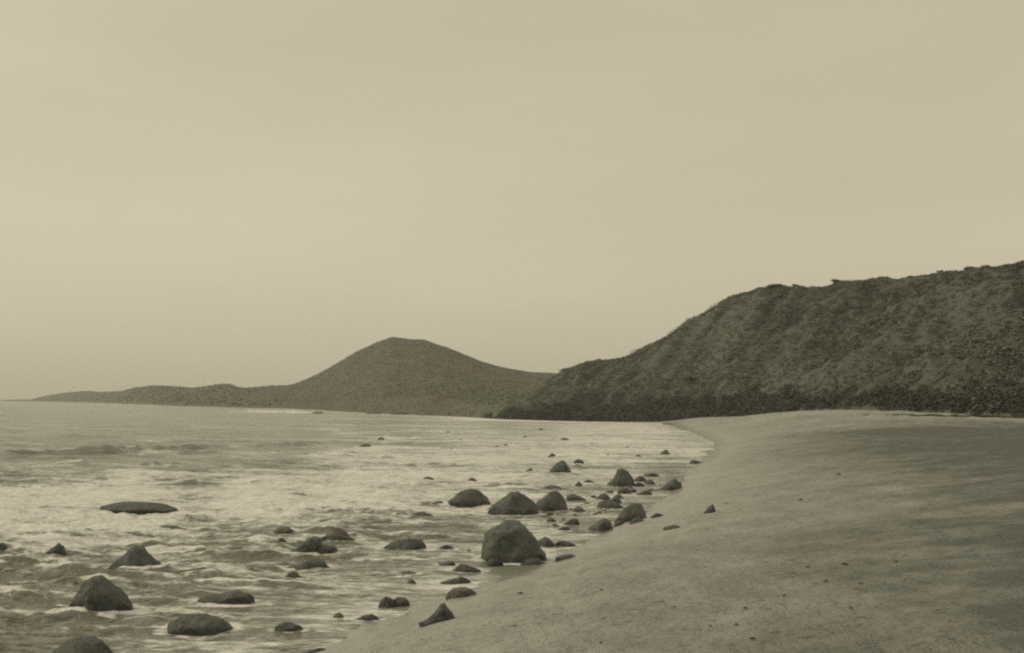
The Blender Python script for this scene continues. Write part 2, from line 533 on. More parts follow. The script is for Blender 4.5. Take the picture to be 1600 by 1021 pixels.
foam_pts = [(a_, b_, c_ - (0.2 if a_ >= 640 and b_ < 860 else 0) + (0.12 if a_ < 600 and 765 < b_ < 825 else 0)) for a_, b_, c_ in foam_pts]
mm = X / np.maximum(Y, 0.5); ee = 4.0 / np.maximum(Y, 0.5)
for px, py, v in foam_pts:
    m, e = ray(px, py)
    d2 = ((mm - m) / 1.6) ** 2 + (ee + e) ** 2
    w = 1 / (d2 + 0.00008) ** 1.5
    fw = fw + w * v; fs = fs + w
foam = fw / fs
foam = foam + chop_f * 0.9
# crest foam, dark wave faces
foam = foam + 0.9 * w1 * np.exp(-((sd1 - 1.2) / 1.0) ** 2) * sstep(fbm(X / 3.5, Y / 8, 3, 99), 0.12, 0.5)
foam = foam - 0.5 * w1 * np.exp(-((sd1 + 2.5) / 5) ** 2) + 0.18 * sstep(foam, 0.3, 0.7)
foam = foam + 0.35 * w4 * np.exp(-((sd4 - .5) / 0.6) ** 2) - 0.3 * w4 * np.exp(-((sd4 + .4) / 0.5) ** 2)
# thin wash line on the sand and breakers along the far shore
foam = foam - 0.2 * sstep(-D - 1.5 * fbm(X / 5, Y / 9, 3, 57), 6.0, 0.5) * sstep(R, 50, 90) * (1 - sstep(R, 230, 290))
foam = foam - 0.15 * sstep(-D, 3.0, 0.0) * (1 - sstep(R, 60, 110)) - 0.1 * (1 - sstep(R, 30, 50))
far_break = np.exp(-(((X + 94) / 18) ** 4)) * np.exp(-((Y - 492) / 22) ** 2) * (0.8 + 0.5 * fbm(X / 7, Y / 50, 3, 203))
foam = foam + 1.1 * far_break + 0.9 * np.exp(-(((X - 2) / 18) ** 4)) * np.exp(-((D + 8) / 9) ** 2) * sstep(Y, 285, 320)
foam = foam + 0.2 * sstep(-D, 40, 0) * sstep(Y, 330, 420) * 0.5
V = np.stack([X, Y, Zw], -1).reshape(-1, 3)
sea = mesh_obj('sea', V, grid_faces(len(rw), len(az_w)), M_WATER, attrs={'foam': foam})
tag(sea, 'grey sea with pale surf foam running onto the beach', 'sea', kind='structure')


# ------------------------------------------------------------------ hills
def hill_mesh(name, mat, foot_t, ridge_t, m_rng, nm, gfun, bump_fun, nt=130, back=2.4, foot_z=-0.6):
    """foot_t: (photo x, depth); ridge_t: (photo x, photo y, depth)"""
    fm = np.array([ray(px, 630)[0] for px, _ in foot_t]); fy = np.array([y for _, y in foot_t], float)
    rm, rz, ry = [], [], []
    for px, py, Yd in ridge_t:
        m, e = ray(px, py); rm.append(m); ry.append(Yd); rz.append(EYE + e * Yd)
    M = np.linspace(m_rng[0], m_rng[1], nm)
    Yf = np.interp(M, fm, fy); Yr = np.interp(M, rm, ry); Zr = np.interp(M, rm, rz)
    k = np.ones(9) / 9
    Yf = np.convolve(np.pad(Yf, 4, 'edge'), k, 'valid'); Yr = np.convolve(np.pad(Yr, 4, 'edge'), k, 'valid')
    Zr = np.convolve(np.pad(Zr, 1, 'edge'), np.ones(3) / 3, 'valid')
    t = np.concatenate([np.linspace(-0.03, 1.15, nt), np.linspace(1.18, back, 24)])
    T, MM = np.meshgrid(t, M, indexing='ij')
    Yg = Yf + (Yr - Yf) * T; Xg = MM * Yg
    g = gfun(T, MM)
    zb = terrain(Xg, Yg, fine=False)
    zb = np.clip(zb, 0, 3.8)
    Zg = zb + (Zr - zb) * g
    Zg = Zg + bump_fun(Xg, Yg, Zg, T)
    Zg = np.where(T < 0, foot_z, Zg)
    edge = np.minimum(np.arange(nm), np.arange(nm)[::-1])[None, :] / 5.0
    Zg = np.where(edge < 1, np.minimum(Zg, Zg * edge - 1 * (1 - edge)), Zg)
    V = np.stack([Xg, Yg, Zg], -1).reshape(-1, 3)
    o = mesh_obj(name, V, grid_faces(len(t), nm), mat)
    return o, (Xg, Yg, Zg, T, MM)


def g_dune(T, MM):
    u = np.clip(T, 0, 1)
    up = 0.55 * u ** 0.85 + 0.45 * sstep(u, 0, 1)
    dn = 1 - 0.8 * sstep(T, 1.0, 2.6)
    return np.where(T <= 1, up, dn)


def b_dune(X, Y, Z, T):
    s = (X - 0.55 * Z - 0.25 * Y)
    gul = 1 - np.abs(fbm(s / 16, (Y + X * 0.3) / 60, 3, 131)) * 2
    gul2 = fbm(s / 6, Y / 30, 3, 137)
    w = sstep(T, 0.0, 0.3) * (1 - 0.75 * sstep(T, 0.8, 1.0))
    return w * (3.4 * gul - 1.4 + 1.3 * gul2) + 0.45 * fbm(X / 5, Y / 5, 3, 139) * sstep(T, 0, .1)


dune_foot = [(740, 372), (770, 348), (800, 334), (870, 316), (960, 306), (1040, 302), (1062, 300), (1120, 285), (1180, 270), (1240, 245), (1300, 225),
             (1380, 190), (1450, 166), (1530, 148), (1600, 136), (1800, 118), (2300, 100)]
dune_ridge = [(742, 655, 382), (770, 650, 372), (790, 644, 372), (815, 632, 390), (840, 612, 420), (860, 597, 440), (880, 583, 450), (900, 573, 450),
              (935, 567, 450), (965, 562, 440), (990, 555, 430), (1015, 541, 420), (1040, 526, 412), (1080, 502, 400), (1120, 479, 390), (1150, 464, 382),
              (1180, 453, 375), (1215, 449, 368), (1250, 451, 360), (1280, 447, 352), (1310, 441, 345), (1350, 440, 335), (1430, 435, 318),
              (1480, 431, 306), (1500, 424, 300), (1525, 418, 295), (1560, 419, 288), (1600, 415, 280), (1750, 400, 250), (2000, 390, 215), (2400, 420, 180)]
dune, DG = hill_mesh('dune_hill', M_DUNE, dune_foot, dune_ridge, (ray(742, 630)[0], ray(2350, 630)[0]), 420, g_dune, b_dune)
tag(dune, 'tall dark scrub covered dune ridge rising behind the sand', 'dune hill', kind='structure')


def g_far(T, MM):
    u = np.clip(T, 0, 1)
    up = 0.12 * sstep(u, 0, 0.03) + 0.88 * (0.5 * u + 0.5 * sstep(u, 0, 1))
    return np.where(T <= 1, up, 1 - 0.95 * sstep(T, 1.0, 2.3))


far_foot = [(330, 980), (400, 850), (450, 796), (540, 566), (600, 485), (700, 408), (740, 376), (790, 345), (900, 345), (1100, 345)]
far_ridge = [(330, 634, 1150), (390, 612, 1080), (440, 604, 1020), (462, 600, 980), (500, 583, 930), (530, 567, 900), (560, 549, 870), (590, 535, 850),
             (613, 526.5, 840), (640, 530.5, 835), (662, 530.5, 830), (690, 541, 820), (720, 553, 810), (750, 565, 800), (780, 574, 800), (830, 583, 800),
             (875, 585, 800), (950, 583, 800), (1100, 580, 800)]
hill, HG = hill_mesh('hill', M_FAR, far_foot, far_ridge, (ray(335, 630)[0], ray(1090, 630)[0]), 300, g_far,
                     lambda X, Y, Z, T: (1.0 * fbm(X / 35, Y / 60, 4, 151) + 0.35 * fbm(X / 7, Y / 9, 3, 153)) * sstep(T, 0.0, 0.2) * (1 - 0.6 * sstep(T, .85, 1)), nt=110)
tag(hill, 'broad cone shaped hill with a flat notched summit across the bay', 'hill', kind='structure')

head_foot = [(-40, 3600), (50, 2700), (130, 2100), (200, 1500), (280, 1040), (400, 856), (470, 780)]
head_ridge = [(-10, 626.3, 4200), (20, 625.2, 3900), (48, 625, 3500), (62, 621.5, 3000), (75, 618.5, 2750), (100, 615, 2600), (130, 611.5, 2400), (155, 613.5, 2250),
              (190, 612, 2000), (215, 606, 1800), (240, 603.5, 1650), (275, 605, 1500), (300, 608, 1400), (330, 604, 1300), (355, 600.5, 1250),
              (380, 608, 1200), (410, 606, 1150), (440, 604, 1100), (470, 606, 1050)]
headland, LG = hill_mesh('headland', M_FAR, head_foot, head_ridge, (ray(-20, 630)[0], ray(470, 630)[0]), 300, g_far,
                         lambda X, Y, Z, T: (1.0 * fbm(X / 60, Y / 90, 3, 161)) * sstep(T, 0.0, 0.2) * (1 - 0.6 * sstep(T, .85, 1)), nt=60)
tag(headland, 'long low headland tapering down to the open sea', 'headland', kind='structure')


# ------------------------------------------------------------------ scrub
def leaf_cloud(centres, radii, flat, n_leaf, size, rng, up=0.35):
    """many small leaf sprays spread over domes; returns verts, tris"""
    N = len(centres)
    u = rng.normal(size=(N, n_leaf, 3)); u /= np.linalg.norm(u, axis=2, keepdims=True)
    u[..., 2] = np.abs(u[..., 2])
    rad = rng.uniform(0.45, 1.08, (N, n_leaf, 1)) ** 0.6
    off = u * rad * radii[:, None, None]
    off[..., 2] *= flat
    c = centres[:, None, :] + off
    # leaf planes face roughly outward
    nrm = u + rng.normal(scale=0.55, size=u.shape); nrm[..., 2] += up
    nrm /= np.linalg.norm(nrm, axis=2, keepdims=True)
    t = np.cross(nrm, rng.normal(size=u.shape)); t /= np.linalg.norm(t, axis=2, keepdims=True)
    b = np.cross(nrm, t)
    s = size * rng.uniform(0.6, 1.4, (N, n_leaf, 1)) * radii[:, None, None]
    v0 = c + t * s; v1 = c - 0.5 * t * s + 0.7 * b * s; v2 = c - 0.5 * t * s - 0.7 * b * s
    V = np.stack([v0, v1, v2], 2).reshape(-1, 3)
    Fc = np.arange(len(V)).reshape(-1, 3)
    return V, Fc


def scatter(G, n, rng, tmin=0.02, tmax=1.05, mmax=None, dens=None):
    Xg, Yg, Zg, T, MM = G
    nr, nc = Xg.shape
    trow = T[:, 0]
    r = np.interp(rng.uniform(tmin, tmax, n), trow, np.arange(nr))
    # equal spread over the seen width
    hi = nc - 2 if mmax is None else np.searchsorted(MM[0], mmax)
    c = rng.uniform(5, hi, n)
    ri = np.clip(r.astype(int), 0, nr - 2); ci = np.clip(c.astype(int), 0, nc - 2)
    fr = (r - ri); fc = (c - ci)
    def bil(Q):
        return (Q[ri, ci] * (1 - fr) * (1 - fc) + Q[ri + 1, ci] * fr * (1 - fc) + Q[ri, ci + 1] * (1 - fr) * fc + Q[ri + 1, ci + 1] * fr * fc)
    P = np.stack([bil(Xg), bil(Yg), bil(Zg)], -1)
    if dens is not None:
        P = P[rng.uniform(size=n) < dens(P, bil(T))]
    return P


rng = np.random.RandomState(11)
dn = lambda P, t: 0.45 + 1.0 * sstep(fbm((P[:, 0] - .55 * P[:, 2] - .25 * P[:, 1]) / 15, P[:, 1] / 45, 3, 171), -0.35, 0.4)
P = scatter(DG, 36000, rng, 0.02, 1.04, ray(1780, 630)[0], dn)
rad = rng.uniform(0.4, 1.15, len(P)) * np.where(rng.uniform(size=len(P)) < 0.05, 1.8, 1.0)
V, Fc = leaf_cloud(P - np.array([0, 0, 0.15]), rad, 0.42, 28, 0.2, rng, 2.0)
tag(mesh_obj('dune_scrub', V, Fc, M_LEAF, smooth=False), 'dense low coastal scrub matting the whole dune face', 'scrub', kind='stuff')

# darker taller thicket where the dune meets water and sand
Xg, Yg, Zg, T, MM = DG
n = 1500
px_s = np.concatenate([rng.uniform(757, 798, 70), rng.uniform(795, 1075, 1000), rng.uniform(1075, 1250, 320), rng.uniform(1250, 1700, 220)])
cs, rs = [], []
for q in px_s:
    m = ray(q, 640)[0]
    ci = int(np.clip(np.interp(m, MM[0], np.arange(MM.shape[1])), 6, MM.shape[1] - 2))
    tt = abs(rng.normal(0, 0.05)) + 0.012 if q > 1075 else rng.uniform(0.01, 0.16) ** 1.0
    ri = int(np.interp(tt, T[:, 0], np.arange(T.shape[0])))
    cs.append((Xg[ri, ci] + rng.uniform(-.5, .5), Yg[ri, ci], max(Zg[ri, ci] - 0.3, 0.0)))
    rs.append(rng.uniform(0.9, 2.1) * (0.38 if q < 795 else (0.85 if q > 1250 else 1.0)))
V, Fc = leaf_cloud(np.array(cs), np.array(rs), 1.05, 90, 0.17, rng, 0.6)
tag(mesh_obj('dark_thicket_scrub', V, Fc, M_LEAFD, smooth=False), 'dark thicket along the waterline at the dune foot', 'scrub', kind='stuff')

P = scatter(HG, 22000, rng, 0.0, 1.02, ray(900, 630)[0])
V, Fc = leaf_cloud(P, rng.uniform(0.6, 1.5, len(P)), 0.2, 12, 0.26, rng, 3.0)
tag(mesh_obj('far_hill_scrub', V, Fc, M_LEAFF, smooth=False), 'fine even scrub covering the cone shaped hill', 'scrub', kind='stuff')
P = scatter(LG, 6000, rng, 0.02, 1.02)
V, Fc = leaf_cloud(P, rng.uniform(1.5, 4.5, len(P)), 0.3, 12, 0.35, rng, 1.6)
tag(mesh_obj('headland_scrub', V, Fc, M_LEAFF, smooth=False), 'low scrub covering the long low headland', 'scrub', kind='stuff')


cs = []  # dark leaf tufts set in a thin strip along the sand
for k in range(260):
    q = 1345 + 300 * rng.uniform() ** 0.6
    h_ = ground_hit(q, 648.0 + (q - 1345) / 255 * 4.5 + 1.2 * float(noise(q / 22, 0.3, 7)) + rng.uniform(-.5, .5) * (0.6 + (q - 1345) / 160), False)
    cs.append(h_[:])
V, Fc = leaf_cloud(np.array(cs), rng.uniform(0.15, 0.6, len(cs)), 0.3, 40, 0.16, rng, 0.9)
tag(mesh_obj('leaf_tuft_strip', V, Fc, M_LEAFD, smooth=False), 'thin dark strip of leaf tufts on the sand below the dune', 'ground cover', kind='stuff')


def surf_point(G, px, t):
    Xg, Yg, Zg, T, MM = G
    m = ray(px, 620)[0]
    ci = int(np.clip(np.interp(m, MM[0], np.arange(MM.shape[1])), 0, MM.shape[1] - 2))
    ri = int(np.interp(t, T[:, 0], np.arange(T.shape[0])))
    return Vector((Xg[ri, ci], Yg[ri, ci], Zg[ri, ci]))


def t_for_py(G, px, py):
    """hill parameter t whose surface shows at photograph height py in column px"""
    best, bt = 1e9, 0
    e = ray(px, py)[1]
    for t in np.linspace(0.0, 1.0, 120):
        p = surf_point(G, px, t)
        d = abs((p.z - EYE) / p.y - e)
        if d < best: best, bt = d, t
    return bt


def shrub(px, py, w_px, h_px, label, mat=M_LEAFD, on_ridge=False):
    t = 0.97 if on_ridge else t_for_py(DG, px, py)
    mat = M_LEAF if on_ridge else mat
    p = surf_point(DG, px, t)
    w = w_px / F * p.y / 2; h = h_px / F * p.y
    root = bpy.data.objects.new('shrub', None); COL.objects.link(root)
    root.location = p; root.empty_display_size = 0.3
    tag(root, label, 'shrub', 'single shrubs standing out on the dune ridge')
    lob = np.array([[rng.uniform(-.55, .55) * w, rng.uniform(-.5, .5) * w, rng.uniform(0.15, .45) * h] for _ in range(7)])
    r_ = rng.uniform(0.35, 0.6, 7) * w
    Vv, Ff = leaf_cloud(lob, r_, min(1.3, max(.5, h / w * 0.9)), 260, 0.13, rng, 0.6)
    mesh_obj('foliage', Vv, Ff, mat, root, smooth=False)
    vs, fs = [], []
    for k in range(4):
        a = k * 1.57 + .4; r0 = 0.10; b = len(vs)
        tip = Vector((math.cos(a) * w * .45, math.sin(a) * w * .45, h * .6)); ba = Vector((0, 0, -0.5))
        for q in range(5):
            an = q * 2 * math.pi / 5
            vs.append(ba + Vector((math.cos(an) * r0, math.sin(an) * r0, 0)))
        for q in range(5):
            an = q * 2 * math.pi / 5
            vs.append(tip + Vector((math.cos(an) * r0 * .3, math.sin(an) * r0 * .3, 0)))
        for q in range(5):
            fs.append((b + q, b + (q + 1) % 5, b + 5 + (q + 1) % 5, b + 5 + q))
    mesh_obj('stems', [tuple(v) for v in vs], fs, M_STEM, root)
    return root


shrub(1110, 632, 34, 16, 'dark round shrub on the lower slope above the beach corner')
shrub(803, 650, 18, 16, 'dark upright shrub where the thicket ends at the water')
shrub(1213, 448, 26, 7, 'rounded shrub on the skyline where the steep slope meets the ridge top', on_ridge=True)
shrub(1247, 450, 14, 6, 'small knob of shrub on the skyline just past the ridge shoulder', on_ridge=True)
shrub(1310, 441, 22, 7, 'low domed shrub on the middle of the dune skyline', on_ridge=True)
shrub(1428, 434, 15, 5, 'small low shrub on the skyline before the ridge steps up', on_ridge=True)
shrub(1478, 430, 14, 6, 'compact shrub at the foot of the last skyline rise', on_ridge=True)
shrub(1522, 418, 34, 8, 'widest skyline shrub on the highest hump of the dune ridge', on_ridge=True)
shrub(1372, 636, 20, 9, 'dark shrub at the dune foot just behind the sand crest')
shrub(1467, 632, 26, 10, 'broad dark shrub low on the dune near the thin dark strip')
shrub(1080, 596, 16, 8, 'small dark shrub halfway up the dune slope')


# ------------------------------------------------------------------ sea haze
hx = np.array([(x, y, z) for x in (-9500, 9500) for y in (-9500, 15000) for z in (-6, 62)], float)
hm = bpy.data.materials.new('sea_haze'); hm.use_nodes = True
hm.node_tree.nodes.remove(hm.node_tree.nodes['Principled BSDF'])
pv = hm.node_tree.nodes.new('ShaderNodeVolumePrincipled')
pv.inputs['Color'].default_value = (0.96, 0.96, 0.94, 1)
pv.inputs['Density'].default_value = HAZE
pv.inputs['Anisotropy'].default_value = 0.12
hm.node_tree.links.new(pv.outputs[0], hm.node_tree.nodes['Material Output'].inputs['Volume'])
hz = mesh_obj('haze', hx, [(0, 1, 3, 2), (4, 6, 7, 5), (0, 4, 5, 1), (2, 3, 7, 6), (0, 2, 6, 4), (1, 5, 7, 3)], hm, smooth=False)
tag(hz, 'thin pale sea haze over the whole bay', 'haze', kind='stuff')


# ------------------------------------------------------------------ boulders
def ico(sub):
    import bmesh
    bm = bmesh.new(); bmesh.ops.create_icosphere(bm, subdivisions=sub, radius=1.0)
    v = np.array([x.co[:] for x in bm.verts]); f = np.array([[q.index for q in fc.verts] for fc in bm.faces])
    bm.free(); return v, f


ICO = {k: ico(k) for k in (2, 3, 4, 5)}


def n3(p, s, seed):
    return (fbm(p[:, 0] * s + seed, p[:, 1] * s, 3, seed) + fbm(p[:, 1] * s - seed, p[:, 2] * s + 3.1, 3, seed + 2)
            + fbm(p[:, 2] * s + 7.7, p[:, 0] * s + seed * .5, 3, seed + 4)) / 1.8


def profile(kind):
    if isinstance(kind, list):
        a = np.array(kind, float)
        return lambda u: np.interp(u, a[:, 0], a[:, 1])
    if kind == 'dome': return lambda u: (1 - np.abs(u) ** 2.3) ** 0.62
    if kind == 'flat': return lambda u: (1 - np.abs(u) ** 4) ** 0.7 * (0.93 + 0.07 * np.cos(5 * u))
    if kind == 'low': return lambda u: (1 - np.abs(u) ** 2) ** 0.9
    if kind == 'wr': return lambda u: np.clip((1 - np.abs(u) ** 2.5) ** 0.7 * (0.62 + 0.38 * u), 0, 1) * 1.1
    if kind == 'wl': return lambda u: np.clip((1 - np.abs(u) ** 2.5) ** 0.7 * (0.62 - 0.38 * u), 0, 1) * 1.1
    if kind.startswith('peak'):
        c = float(kind[4:] or 0)
        def f(u):
            s = np.where(u < c, (c - u) / (1 + c), (u - c) / (1 - c))
            return np.clip(1 - np.clip(s, 0, 1) ** 1.35, 0, 1)
        return f


def rock(x0, x1, yt, yb, prof, label, group, mat=None, name='boulder', cat='boulder', seed=None, on_sand=False, depth=None):
    seed = seed if seed is not None else int(x0 * 7 + yb * 3) % 97 + 3
    xc = (x0 + x1) / 2
    hit = ground_hit(xc, yb)
    w = (x1 - x0) / 2 / F * hit.y
    hp = yb - yt
    b = min(0.75 * w, 0.45 * hp * hit.y ** 2 / (EYE * F)) if depth is None else depth
    b = max(b, 0.22 * w, 0.06)
    Yc = hit.y + b * 0.85
    m, _ = ray(xc, yb)
    c = Vector((m * Yc, Yc, 0))
    gz = max(float(terrain(np.array([c.x]), np.array([c.y]))[0]), 0.0)
    c.z = gz
    w = (x1 - x0) / 2 / F * Yc * 1.03
    H = EYE + ray(xc, yt)[1] * Yc - gz
    H = max(H, 0.16 * w, 0.05)
    big = (x1 - x0)
    sub = 5 if big > 60 else 4 if big > 24 else 3 if big > 12 else 2
    v, f = ICO[sub]
    v = v.copy()
    # flatten random facets on the raw ball
    rg = np.random.RandomState(seed)
    v += v * (0.16 * n3(v, 1.1, seed))[:, None]
    for _ in range(13):
        nn = rg.normal(size=3); nn[0] *= 0.7; nn /= np.linalg.norm(nn)
        h = rg.uniform(0.73, 0.94)
        dd = v @ nn - h
        v -= np.where(dd > 0, dd * 0.85, 0)[:, None] * nn
    for ax in (0, 1, 2):
        lo, hi = v[:, ax].min(), v[:, ax].max()
        v[:, ax] = (v[:, ax] - (lo + hi) / 2) / ((hi - lo) / 2)
    u = np.clip(v[:, 0], -1, 1)
    Hf = profile(prof)(u)
    side = np.sqrt(np.clip(1 - u * u, 0.03, 1))
    zt = np.minimum(np.abs(v[:, 2]) / side, 1.0)
    up = v[:, 2] > 0
    k = rg.uniform(0.15, 0.35)
    vz = np.where(up, zt * Hf * H * (1 - k * 0 * v[:, 1]), -zt * (0.35 + 0.3 * side) * max(0.3, 0.5 * H))
    p = np.stack([u * w, v[:, 1] * b * (0.75 + 0.25 * side), vz], -1)
    # the small scale roughness
    sc_ = 2.2 / max(w, H)
    rough = 0.06 * min(w, H * 1.2)
    dsp = n3(p * sc_, 1.2, seed + 11) * rough + n3(p * sc_, 4.0, seed + 17) * rough * 0.4
    nr = v / np.linalg.norm(v, axis=1, keepdims=True)
    p += nr * dsp[:, None]
    p[:, 2] -= 0.02
    o = mesh_obj(name, p, f, mat or M_ROCK)
    o.location = c
    ROCKS.append((c.x, c.y, w, b, H, gz))
    if big > 20:
        try:
            o.data.shade_smooth()
        except Exception:
            pass
    tag(o, label, cat, group)
    return o


ROCKS = []
SURF = 'boulders standing in the surf'
EDGE = 'stones strewn along the waterline'
FARS = 'small stones breaking the far surf'
# the large boulders
rock(754, 853, 809, 879, [(-1, 0), (-.98, .5), (-.85, .66), (-.6, .8), (-.25, .95), (0, 1), (.12, 1), (.35, .86), (.6, .55), (.85, .32), (1, 0)],
     'largest dark boulder with a rounded peak at the edge of the sand', SURF, seed=5, depth=0.85)
rock(764, 840, 765, 805, [(-1, 0), (-.8, .35), (-.45, .78), (-.1, .98), (.2, 1), (.5, .84), (.8, .5), (1, 0)],
     'smooth domed boulder directly beyond the largest one, touching a squarer boulder', SURF, seed=12, depth=0.8)
rock(836, 887, 767, 799, [(-1, 0), (-.9, .4), (-.5, .75), (-.1, .98), (.35, 1), (.6, .85), (.85, .5), (1, 0)],
     'square topped boulder leaning against the smooth domed boulder', SURF, seed=19, depth=0.6)
rock(697, 766, 760, 791, [(-1, 0), (-.7, .35), (-.3, .78), (.05, 1), (.3, .97), (.6, .7), (.85, .35), (1, 0)],
     'wide rounded boulder alone in white water beside the domed pair', SURF, seed=23, depth=0.75)
rock(856, 893, 719, 740, [(-1, 0), (-.7, .35), (-.35, .7), (.1, 1), (.35, 1), (.6, .75), (.85, .4), (1, 0)],
     'small pyramid shaped boulder farthest out in the bright foam', SURF, seed=29)
rock(947, 992, 731, 760, [(-1, 0), (-.85, .2), (-.4, .55), (-.25, .92), (.0, 1), (.5, .95), (.75, .85), (.85, .4), (1, 0)],
     'upright blocky boulder with a square head above the stony shore patch', SURF, seed=31)
rock(593, 667, 840, 864, [(-1, 0), (-.8, .35), (-.5, .85), (-.2, .95), (.2, 1), (.75, .92), (.85, .6), (1, 0)],
     'flat topped grey boulder alone in shallow water, sloping on one side', SURF, seed=37)
rock(495, 556, 823, 847, 'peak0.0', 'low peaked boulder topping the cluster in mid water', SURF, seed=41, mat=M_BROWN)
rock(438, 507, 837, 867, [(-1, 0), (-.6, .12), (-.2, .35), (.1, .75), (.4, 1), (.65, .9), (.85, .55), (1, 0)],
     'boulder with a long low tail in front of the low peaked boulder', SURF, seed=43)
rock(492, 531, 851, 868, 'dome', 'small dark dome nestled against the boulder with the long tail', SURF, seed=47)
rock(444, 515, 872, 892, [(-1, 0), (-.7, .3), (-.3, .6), (.1, .95), (.4, 1), (.7, .75), (1, 0)],
     'long low wedge of rock just in front of the tailed boulder', SURF, seed=53)
rock(442, 476, 891, 906, 'peak-0.2', 'half sunken stone under the low end of the wedge rock', SURF, seed=57, mat=M_BROWN)
rock(425, 462, 822, 838, 'dome', 'hazy washed over stone behind the cluster in mid water', SURF, seed=59, mat=M_BROWN)
rock(428, 451, 839, 850, 'low', 'little stone just in front of the washed over stone', SURF, seed=61)
rock(168, 257, 850, 891, [(-1, 0), (-.6, .45), (-.25, .82), (0, 1), (.15, .97), (.5, .6), (.8, .25), (.95, .2), (1, 0)],
     'triangular boulder with a blunt tip, behind the tallest near boulder', SURF, seed=67)
rock(107, 207, 897, 958, [(-1, 0), (-.75, .4), (-.5, .78), (-.25, .98), (-.1, 1), (.15, .8), (.5, .5), (.8, .22), (1, 0)],
     'tall pointed near boulder leaning to one side in streaky water', SURF, seed=71)
rock(265, 361, 956, 991, 'dome', 'broad smooth dome of wet rock nearest the pointed boulder', SURF, seed=73, depth=0.62)
rock(307, 398, 922, 946, [(-1, 0), (-.85, .5), (-.6, .62), (-.3, .66), (0, .85), (.3, 1), (.7, .9), (.9, .5), (1, 0)],
     'long low black rock just beyond the broad smooth dome', SURF, seed=79)
rock(155, 273, 784, 801, 'flat', 'long flat whale backed rock out in the white foam', SURF, seed=83)
rock(66, 104, 847, 867, [(-1, 0), (-.6, .3), (-.1, .6), (.3, 1), (.7, .8), (1, 0)],
     'small lone peaked rock in the wave trough near the flat whale backed rock', SURF, seed=89)
rock(-18, 17, 847, 859, 'low', 'low dark rock cut by the edge of the view in front of the foam', SURF, seed=91)
rock(88, 178, 994, 1034, 'dome', 'half sunken rock nearest the camera, below the pointed boulder', SURF, seed=93, depth=.5)
rock(430, 473, 970, 987, 'flat', 'small squat black rock alone in shallow near water', SURF, seed=95)
rock(655, 716, 938, 973, [(-1, 0), (-.75, .06), (-.35, .3), (.0, .78), (.22, 1), (.45, .88), (.75, .5), (.9, .4), (1, 0)],
     'pointed rock with a trailing toe standing on the wet sand', SURF, seed=101)
rock(651, 680, 742, 752, 'wr', 'thin dark hump alone far out in the brightest foam', SURF, seed=103)
rock(558, 580, 690, 701, 'wr', 'black rock at the end of the breaking swell', SURF, seed=107)

